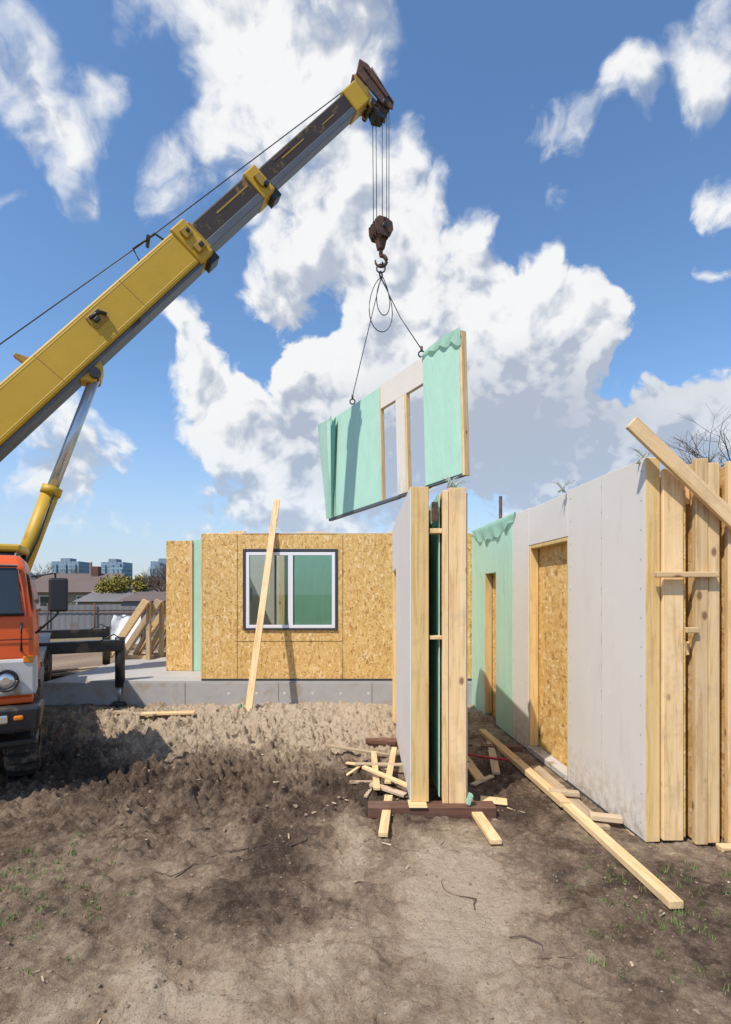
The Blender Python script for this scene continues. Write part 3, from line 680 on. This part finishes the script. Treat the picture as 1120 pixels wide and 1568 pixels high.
for s_ in (-.10,0,.10): sheave(hk+sd*s_+hd*.02+Vector((0,0,.03)),.16,.06,black)
tube('hook_block_pin',[hk-sd*.22,hk+sd*.22],.045,black,CR,12)
for dx_,dz_ in ((-.15,-.12),(.14,-.13),(.0,.15)): 
    q=hk+hd*dx_+Vector((0,0,dz_)); tube('hook_block_bolt',[q-sd*.18,q+sd*.18],.02,black,CR,8)
prism('hook_block_neck',[(-.12,-.18),(.12,-.18),(.06,-.42),(-.06,-.42)],hk,hd,Vector((0,0,1)),sd,.14,rust,CR)
tube('hook_shank',[hk+Vector((0,0,-.38)),hk+Vector((0,0,-.52))],.042,rust,CR,12)
hx=Vector((1,0,0)); hc=hk+Vector((0,0,-.66))
pts=[hk+Vector((0,0,-.50))]+[hc+hx*.12*math.sin(a_)+Vector((0,0,.12*math.cos(a_))) for a_ in [k*math.pi*1.55/14 for k in range(15)]]
tube('hook',pts,[.040]+[.048-.0020*k for k in range(15)],rust,CR,12)
ring=hc+Vector((0,0,-.16))
torus('sling_ring',ring,.09,.018,wire,CR,(1,0,0),(0,0,1)); torus('sling_shackle',ring+Vector((.0,0,-.13)),.06,.018,wire,CR,(.5,.86,0),(0,0,1))
torus('shackle_small',ring+Vector((.04,0,.08)),.05,.014,wire,CR,(.3,.9,0),(0,0,1))
rb=ring+Vector((0,0,-.2))
pl=L0+ex*LL*.245+ez*(HH-.0)-en*.04; pr=L0+ex*LL*.769+ez*(HH+.0)-en*.04
tube('sling',[rb,pl+Vector((0,0,.22))],.010,wire,CR,6); tube('sling',[rb,(rb+pr)/2+Vector((0,0,-.02)),pr+Vector((0,0,.18))],.010,wire,CR,6)
for p in (pl,pr):
    torus('lifting_eye',p+Vector((0,0,.09)),.06,.016,wire,CR,(1,0,0),(0,0,1)); tube('lifting_shackle',[p+Vector((0,0,.14)),p+Vector((0,0,.24))],.025,rust,CR,8)
for k_,(wd_,dp_) in enumerate(((.30,.58),(.17,.40))):
    pts=[rb+Vector((.05*k_+math.sin(k/24*2*math.pi)*wd_*math.sin(k/24*math.pi)**.6,.1*math.sin(k/24*6.28),-dp_*(1-math.cos(k/24*2*math.pi)))) for k in range(25)]
    tube('sling_loop',pts,.010,wire,CR,6)
# ------------------------------------------------------------------ background
F=empty('metal_fence')
fv=[];ff=[];nx_=320
for i in range(nx_):
    x=-21+i*.045; o_=.006 if (i//3)%2 else -.006
    fv+= [(x,21.8+o_,0.0),(x,21.8+o_,1.28+(.06 if (i//60)%2 else 0))]
for i in range(nx_-1): ff.append((2*i,2*i+2,2*i+3,2*i+1))
obj('fence_sheets',fv,ff,fencem,F)
for i in range(8): tube('fence_post',[(-21+i*1.95,21.7,-.1),(-21+i*1.95,21.7,1.4)],.035,rust,F,6)
tube('fence_rail',[(-21,21.72,1.1),(-7.3,21.72,1.1)],.025,rust,F,6)
def vhouse(x0,x1,y,w,ridge,eave,rm,name='village_house'):
    Hh=empty(name); 
    box('walls',(x0,y,-.2),(x1,y+w,eave),wallm,Hh,0)
    v=[(x0-.4,y-.4,eave-.1),(x1+.4,y-.4,eave-.1),(x1+.4,y+w+.4,eave-.1),(x0-.4,y+w+.4,eave-.1),(x0-.4+ (x1-x0)*.12,y+w/2,ridge),(x1+.4-(x1-x0)*.12,y+w/2,ridge)]
    obj('roof',v,[(0,1,5,4),(1,2,5),(2,3,4,5),(3,0,4),(0,3,2,1)],rm,Hh)
    for k in range(2):
        xx=x0+(x1-x0)*(.25+.4*k); box('window',(xx,y-.03,eave*.4),(xx+.9,y+.0,eave*.8),darkglass,Hh,0); box('window_frame',(xx-.08,y-.02,eave*.36),(xx+.98,y-.005,eave*.84),offwhite,Hh,0)
    box('chimney',(x0+(x1-x0)*.6,y+w*.4,eave),(x0+(x1-x0)*.6+.5,y+w*.4+.5,ridge+.5),rust,Hh,0)
vhouse(-24,-17.6,36,6,3.3,2.0,roofm); vhouse(-16.2,-11.3,30,5,2.35,1.45,roofg); vhouse(-60,-44,80,8,4.6,3.0,roofm); vhouse(46,58,85,8,4.6,3.0,roofm)
SD=empty('garden_shed'); box('shed_walls',(-11.6,25,0),(-9.2,27,1.45),fencem,SD,0); obj('shed_roof',[(-11.8,24.8,1.45),(-9.0,24.8,1.45),(-9.0,27.2,1.9),(-11.8,27.2,1.9)],[(0,1,2,3)],roofm,SD); box('shed_door',(-10.6,24.97,0),(-9.9,24.995,1.3),wood_dark,SD,0)
tube('utility_pole',[(-31.5,60,0),(-31.5,60,5.4)],.12,bark); 
def mat_apt():
    m,nt,b=new_mat('apartment_facade'); v=ncoord(nt)
    br=N(nt,'ShaderNodeTexBrick'); br.offset=0; br.inputs['Scale'].default_value=1; br.inputs['Brick Width'].default_value=3.2; br.inputs['Row Height'].default_value=3.0; br.inputs['Mortar Size'].default_value=.6
    br.inputs['Color1'].default_value=(.12,.20,.26,1); br.inputs['Color2'].default_value=(.16,.25,.31,1); br.inputs['Mortar'].default_value=(.22,.31,.38,1)
    mp=N(nt,'ShaderNodeMapping'); mp.inputs['Rotation'].default_value=(R(-90),0,0); nt.links.new(v,mp.inputs[0]); nt.links.new(mp.outputs[0],br.inputs['Vector'])
    nt.links.new(br.outputs[0],b.inputs['Base Color']); b.inputs['Roughness'].default_value=.7; return m
aptm=mat_apt(); aptroof=mat_simple('apartment_roof',(.20,.26,.31),.8,0,.2,.1,None,0,0)
def tower(xc,w,y,z):
    T_=empty('apartment_tower'); box('facade',(xc-w/2,y,0),(xc+w/2,y+16,z),aptm,T_,0); box('roof_plant',(xc-w*.25,y+3,z),(xc+w*.1,y+12,z+2.6),aptroof,T_,0)
    for k in (-.35,0,.35): box('balcony_stack',(xc+k*w-1.2,y-1.2,2),(xc+k*w+1.2,y-.01,z-2),aptm,T_,0)
tower(-230,21,400,26.5); tower(-194,17,400,26); tower(-188,9,395,22); tower(-170,22,440,29); tower(-152,9,380,22)
def branchtree(name,loc,h,seed,levels=5,leaf=None,spread=.55,nl=0,thick=.025):
    rnd=random.Random(seed); v=[];f=[];ends=[]
    def seg_(p,d,l,r,lev):
        s=d.cross(Vector((.3,.2,1))).normalized(); u=s.cross(d).normalized(); k=len(v); q=p+d*l
        for c,rr in ((p,r),(q,r*.68)):
            for a_ in range(4): t=a_*math.pi/2; v.append(c+(s*math.cos(t)+u*math.sin(t))*rr)
        for a_ in range(4): f.append((k+a_,k+(a_+1)%4,k+4+(a_+1)%4,k+4+a_))
        ends.append((q,lev))
        if lev==0: return
        for i in range(rnd.choice((2,3,3)) if lev<levels else 4):
            nd=(d+Vector((rnd.gauss(0,spread),rnd.gauss(0,spread),rnd.gauss(.1,.25)))).normalized(); seg_(q if i else p+d*l*rnd.uniform(.6,1),nd,l*rnd.uniform(.6,.85),r*.6,lev-1)
    E=empty(name,loc); seg_(Vector((0,0,-.1)),Vector((rnd.gauss(0,.05),rnd.gauss(0,.05),1)).normalized(),h*.28,h*thick,levels)
    obj('trunk_and_limbs',v,f,bark,E)
    if leaf:
        lv=[];lf=[]
        for q,lev in ends:
            if lev>2: continue
            for i in range(nl):
                c=q+Vector((rnd.gauss(0,h*.04),rnd.gauss(0,h*.04),rnd.gauss(0,h*.04))); s=h*.02*rnd.uniform(.6,1.3); k=len(lv)
                a_=Vector((rnd.gauss(0,1),rnd.gauss(0,1),rnd.gauss(0,1))).normalized(); b__=a_.orthogonal().normalized()
                lv.extend([c-a_*s,c+b__*s*.6,c+a_*s,c-b__*s*.6]); lf.append((k,k+1,k+2,k+3))
        obj('foliage',lv,lf,leaf,E)
for i,(x,y,h) in enumerate(((-10.6,28,4.3),(-12.0,31,4.0),(-26,42,4.6),(-9.5,28.5,3.9),(-30,52,5.5),(-22,43,3.8),(-16.5,40,4.4),(-13.5,36,4.2),(-34,55,5.2))):
    branchtree('bare_tree',(x,y,0),h,3+i,6)
branchtree('bare_tree',(14.0,19.5,0),9.9,26,6,thick=.012); branchtree('bare_tree',(12.4,23,0),9.4,28,6,thick=.012); branchtree('bare_tree',(16.5,24,0),9,29,6,thick=.012)
willow=mat_simple('yellow_spring_foliage',(.30,.25,.03),.7,0,.5,4,None,0,0)
branchtree('flowering_tree',(-14.8,32,0),3.9,10,4,willow,.6,44)
shr=mat_simple('shrub_foliage',(.10,.11,.035),.8,0,.5,4,None,0,0)
for i,(x,y,h) in enumerate(((-17.3,30,1.8),(-28,45,2.8),(-40,70,4.4),(-34,75,4.6),(-20,55,3.4),(30,60,5))):
    branchtree('garden_shrub',(x,y,0),h,30+i,4,shr,.7,14)
lv=[];lf=[];rnd=random.Random(5)
for i in range(9000):
    x=rnd.uniform(-330,330); hgt=(6+3*noise.noise(Vector((x*.03,0,0)))+2*noise.noise(Vector((x*.2,3,0)))); c=Vector((x,rnd.uniform(240,262),hgt*rnd.random()**.6)); s=rnd.uniform(.5,1.3); k=len(lv)
    a_=Vector((rnd.gauss(0,1),rnd.gauss(0,1),rnd.gauss(0,1))).normalized(); b__=a_.orthogonal().normalized(); lv.extend([c-a_*s,c+b__*s*.7,c+a_*s,c-b__*s*.7]); lf.append((k,k+1,k+2,k+3))
obj('distant_treeline',lv,lf,mat_simple('distant_trees',(.16,.15,.13),.9,0,.4,.05,None,0,0))
tv_=[];tf_=[]
for i in range(13):
    for k in range(9):
        x=-8.1+i*.075; z=1.15-k*.11; tv_.append((x+.02*math.sin(k*2+i),16.8-.25*k/8-.06*math.sin(i*1.1+k*.6),z-.08*abs(math.sin(i*.7))))
for i in range(12):
    for k in range(8): a_=i*9+k; tf_.append((a_,a_+1,a_+10,a_+9))
obj('white_tarp',tv_,tf_,tarp,None,True)
tube('tarp_rail',[(-8.6,16.75,1.18),(-6.6,16.75,1.18)],.02,rust)
pp=empty('timber_pile')
for i in range(14):
    beam('pile_board',(-6.6+random.uniform(-.4,.2),10.2+random.uniform(-.4,.5),.06+.03*i*.5),(-5.1+random.uniform(-.3,.3),10.6+random.uniform(-.5,.6),.08+.03*i*.6),.10,.03,wood_g if i%3 else wood_dark,pp)
# ------------------------------------------------------------------ sky
w=bpy.data.worlds.new('World'); scene.world=w; w.use_nodes=True; nt=w.node_tree
for n in list(nt.nodes): nt.nodes.remove(n)
EL,AZ=55,41
# coverage chart of the cloud deck: rows of tangent-elevation, runs of tangent-azimuth (chart units, 800 = tan 45 deg)
chart={20:[(-20,70,6),(180,240,6),(260,590,9),(1060,1140,6)],60:[(-20,95,8),(170,260,7),(290,590,9),(940,1000,7),(1040,1140,9)],
100:[(-20,100,8),(140,180,6),(300,590,9),(910,1000,9),(1020,1140,9)],140:[(-20,110,7),(130,210,8),(300,460,9),(470,570,8),(900,980,8),(1020,1140,9)],
180:[(30,120,8),(130,210,7),(300,540,9),(800,880,8),(900,970,6),(1040,1110,6)],220:[(60,140,8),(240,570,9),(600,640,8),(800,900,6)],
260:[(80,150,7),(225,400,9),(400,580,9),(590,660,9)],300:[(-20,40,6),(90,160,7),(230,330,8),(350,690,9),(840,880,7),(1080,1140,5)],
340:[(110,170,5),(260,300,5),(400,750,9),(1070,1140,7)],380:[(20,80,6),(400,750,9),(820,870,9)],420:[(380,770,9),(790,950,9),(1090,1140,6)],
460:[(250,300,7),(370,480,9),(520,970,9)],500:[(250,330,8),(400,450,5),(520,970,9)],540:[(250,330,8),(450,950,9)],
580:[(-20,40,5),(250,380,7),(430,910,9),(1000,1140,7)],620:[(50,170,8),(300,910,9),(940,1140,9)],660:[(20,190,8),(300,910,9),(930,1140,9)],
700:[(40,200,8),(340,910,9),(930,1140,8)],740:[(0,120,6),(260,300,6),(320,380,8),(400,760,8),(790,1000,7)],780:[(0,180,5),(320,620,7),(780,1000,6)],820:[(0,240,5),(300,600,5)],860:[]}
ng=32; av=np.linspace(-.76,.76,ng); bv_=np.linspace(0,1.20,ng)
ua=av*800+560; vb=909-bv_*800; rows=sorted(chart)
fine_u=np.arange(-80,1240,10); grid=np.zeros((len(rows),len(fine_u)))
for i,r_ in enumerate(rows):
    for (u0,u1,val) in chart[r_]: 
        grid[i,(fine_u>=u0)&(fine_u<=u1)]=val/9
ker=np.exp(-(np.arange(-4,5)*10/16)**2); ker/=ker.sum()
grid=np.array([np.convolve(g_,ker,'same') for g_ in grid])
Fm=np.zeros((ng,ng))
rr_=np.array(rows,float)
for j in range(ng):
    col=np.array([np.interp(ua[j],fine_u,grid[i]) for i in range(len(rows))])
    Fm[j]=np.interp(vb,rr_,col)
U_,S_,V_=np.linalg.svd(Fm-.3)
def svd_ramp(tree,f,data):
    Mx=np.abs(data).max()+1e-6
    n=N(tree,'ShaderNodeValToRGB'); cr=n.color_ramp; cr.interpolation='LINEAR'
    while len(cr.elements)<ng: cr.elements.new(.5)
    for i_ in range(ng): cr.elements[i_].position=i_/(ng-1)
    for i_ in range(ng):
        c_=data[i_]/Mx*.5+.5; cr.elements[i_].color=(c_[0],c_[1],c_[2],1)
    tree.links.new(f,n.inputs[0])
    return vmath(tree,'MULTIPLY_ADD',n.outputs[0],(2*Mx,)*3,(-Mx,)*3).outputs[0]
g=bpy.data.node_groups.new('cloud_density','ShaderNodeTree')
g.interface.new_socket('Vector',in_out='INPUT',socket_type='NodeSocketVector')
for nm in ('Density','Soft','Detail'): g.interface.new_socket(nm,in_out='OUTPUT',socket_type='NodeSocketFloat')
gi=g.nodes.new('NodeGroupInput'); go=g.nodes.new('NodeGroupOutput')
wn=N(g,'ShaderNodeTexNoise'); wn.inputs['Scale'].default_value=8; wn.inputs['Detail'].default_value=3; g.links.new(gi.outputs[0],wn.inputs['Vector'])
wv=vmath(g,'MULTIPLY_ADD',wn.outputs['Color'],(.11,.11,.11),(-.055,-.055,-.055)).outputs[0]
pos=vmath(g,'ADD',gi.outputs[0],wv).outputs[0]
sx=N(g,'ShaderNodeSeparateXYZ'); g.links.new(pos,sx.inputs[0])
yy=math_(g,'MAXIMUM',sx.outputs[1],.08)
ta=math_(g,'MULTIPLY_ADD',math_(g,'DIVIDE',sx.outputs[0],yy),1/1.52,.5,clamp=True); tb_=math_(g,'MULTIPLY',math_(g,'DIVIDE',sx.outputs[2],yy),1/1.2,clamp=True)
acc=None
for k in range(5):
    sl_=slice(3*k,3*k+3); sq=np.sqrt(S_[sl_])
    ra=svd_ramp(g,ta,U_[:,sl_]*sq); rb_=svd_ramp(g,tb_,V_[sl_,:].T*sq)
    dt=vmath(g,'DOT_PRODUCT',ra,rb_).outputs['Value']
    acc=dt if acc is None else math_(g,'ADD',acc,dt)
n1=noise_(g,pos,11,7,.62)
vo=N(g,'ShaderNodeTexVoronoi',feature='F1'); vo.inputs['Scale'].default_value=21; vo.inputs['Detail'].default_value=1.6; vo.inputs['Roughness'].default_value=.6
g.links.new(pos,vo.inputs['Vector'])
vd=math_(g,'SUBTRACT',.45,vo.outputs['Distance'])
ac2=math_(g,'MULTIPLY_ADD',acc,1.35,-.04); nn=math_(g,'SUBTRACT',n1,.5)
dn_=math_(g,'ADD',ac2,math_(g,'MULTIPLY',nn,2.4)); dn_=math_(g,'ADD',dn_,math_(g,'MULTIPLY',vd,.40))
g.links.new(dn_,go.inputs[0])
sf=math_(g,'ADD',math_(g,'MULTIPLY',acc,.9),math_(g,'MULTIPLY',wn.outputs['Fac'],1.6)); sf=math_(g,'ADD',sf,math_(g,'MULTIPLY',vd,.30)); sf=math_(g,'ADD',sf,math_(g,'MULTIPLY',nn,.8))
g.links.new(sf,go.inputs[1]); g.links.new(nn,go.inputs[2])
tc=N(nt,'ShaderNodeTexCoord'); dirv=vmath(nt,'NORMALIZE',tc.outputs['Generated']).outputs[0]
def dens(v):
    n=N(nt,'ShaderNodeGroup'); n.node_tree=g; nt.links.new(v,n.inputs[0]); return n.outputs
D0=dens(dirv); D1=dens(vmath(nt,'ADD',dirv,(-.018,0,.034)).outputs[0])
sky=N(nt,'ShaderNodeTexSky',sky_type='NISHITA'); sky.sun_disc=False; sky.sun_elevation=R(EL); sky.sun_rotation=R(180+AZ); sky.air_density=1.0; sky.dust_density=.3; sky.ozone_density=2.0
hs_=N(nt,'ShaderNodeHueSaturation'); hs_.inputs['Saturation'].default_value=1.13; hs_.inputs['Value'].default_value=1.30; nt.links.new(sky.outputs[0],hs_.inputs['Color'])
sp=N(nt,'ShaderNodeSeparateXYZ'); nt.links.new(dirv,sp.inputs[0])
mask=N(nt,'ShaderNodeMapRange',interpolation_type='SMOOTHSTEP'); nt.links.new(D0[0],mask.inputs[0]); mask.inputs[1].default_value=-.14
soft=N(nt,'ShaderNodeMapRange'); nt.links.new(sp.outputs[2],soft.inputs[0]); soft.inputs[1].default_value=.42; soft.inputs[2].default_value=.66; soft.inputs[3].default_value=.16; soft.inputs[4].default_value=.80
# the streets of cloud away from the main cumulus are thin and ragged
thin=N(nt,'ShaderNodeMapRange'); nt.links.new(sp.outputs[0],thin.inputs[0]); thin.inputs[1].default_value=-.15; thin.inputs[2].default_value=-.40; thin.inputs[3].default_value=0; thin.inputs[4].default_value=.40
nt.links.new(math_(nt,'ADD',soft.outputs[0],thin.outputs[0]),mask.inputs[2])
rel=math_(nt,'SUBTRACT',D0[1],D1[1])
sh=N(nt,'ShaderNodeMapRange',interpolation_type='SMOOTHSTEP'); nt.links.new(rel,sh.inputs[0]); sh.inputs[1].default_value=-.34; sh.inputs[2].default_value=.13
ea=vmath(nt,'LENGTH',vmath(nt,'MULTIPLY',vmath(nt,'SUBTRACT',dirv,(.24,.92,.27)).outputs[0],(2.3,0,6.0)).outputs[0]).outputs['Value']
base=math_(nt,'SUBTRACT',1.0,ea,clamp=True)
lit=math_(nt,'SUBTRACT',sh.outputs[0],math_(nt,'MULTIPLY',base,1.3))
lit=math_(nt,'ADD',lit,math_(nt,'MULTIPLY',D0[2],.7),clamp=True)
cc=mix(nt,lit,(3.0,3.4,4.15),(6.15,6.2,6.25))
haze=N(nt,'ShaderNodeMapRange',interpolation_type='SMOOTHSTEP'); nt.links.new(sp.outputs[2],haze.inputs[0]); haze.inputs[1].default_value=.36; haze.inputs[2].default_value=-.06; haze.inputs[3].default_value=0; haze.inputs[4].default_value=.85
skyc=mix(nt,haze.outputs[0],hs_.outputs[0],(2.9,3.4,4.4))
mk=math_(nt,'MULTIPLY',mask.outputs[0],math_(nt,'SUBTRACT',1.0,math_(nt,'MULTIPLY',haze.outputs[0],.5)))
fin=mix(nt,mk,skyc,cc)
bg=N(nt,'ShaderNodeBackground'); bg.inputs[1].default_value=.15; nt.links.new(fin,bg.inputs[0]); wo=N(nt,'ShaderNodeOutputWorld'); nt.links.new(bg.outputs[0],wo.inputs[0])
try:
    w.cycles.sampling_method='MANUAL'; w.cycles.sample_map_resolution=256
except Exception: pass
# ------------------------------------------------------------------ sun, camera
sl=bpy.data.lights.new('sun','SUN'); sl.energy=4.6; sl.angle=R(.55); sl.color=(1,.93,.83); so=bpy.data.objects.new('sun',sl); link(so)
dirl=Vector((math.sin(R(AZ))*math.cos(R(EL)),math.cos(R(AZ))*math.cos(R(EL)),-math.sin(R(EL))))
so.rotation_euler=dirl.to_track_quat('-Z','Y').to_euler(); so.location=(-5,-5,10)
cam=bpy.data.cameras.new('camera'); co_=bpy.data.objects.new('camera',cam); link(co_); co_.location=(0,0,1.8); co_.rotation_euler=(R(90),0,0)
cam.sensor_fit='VERTICAL'; cam.sensor_height=36; cam.lens=18.37; cam.shift_y=.0797; cam.clip_end=4000; cam.clip_start=.05
scene.camera=co_
scene.view_settings.view_transform='Standard'; scene.view_settings.look='None'; scene.view_settings.exposure=0
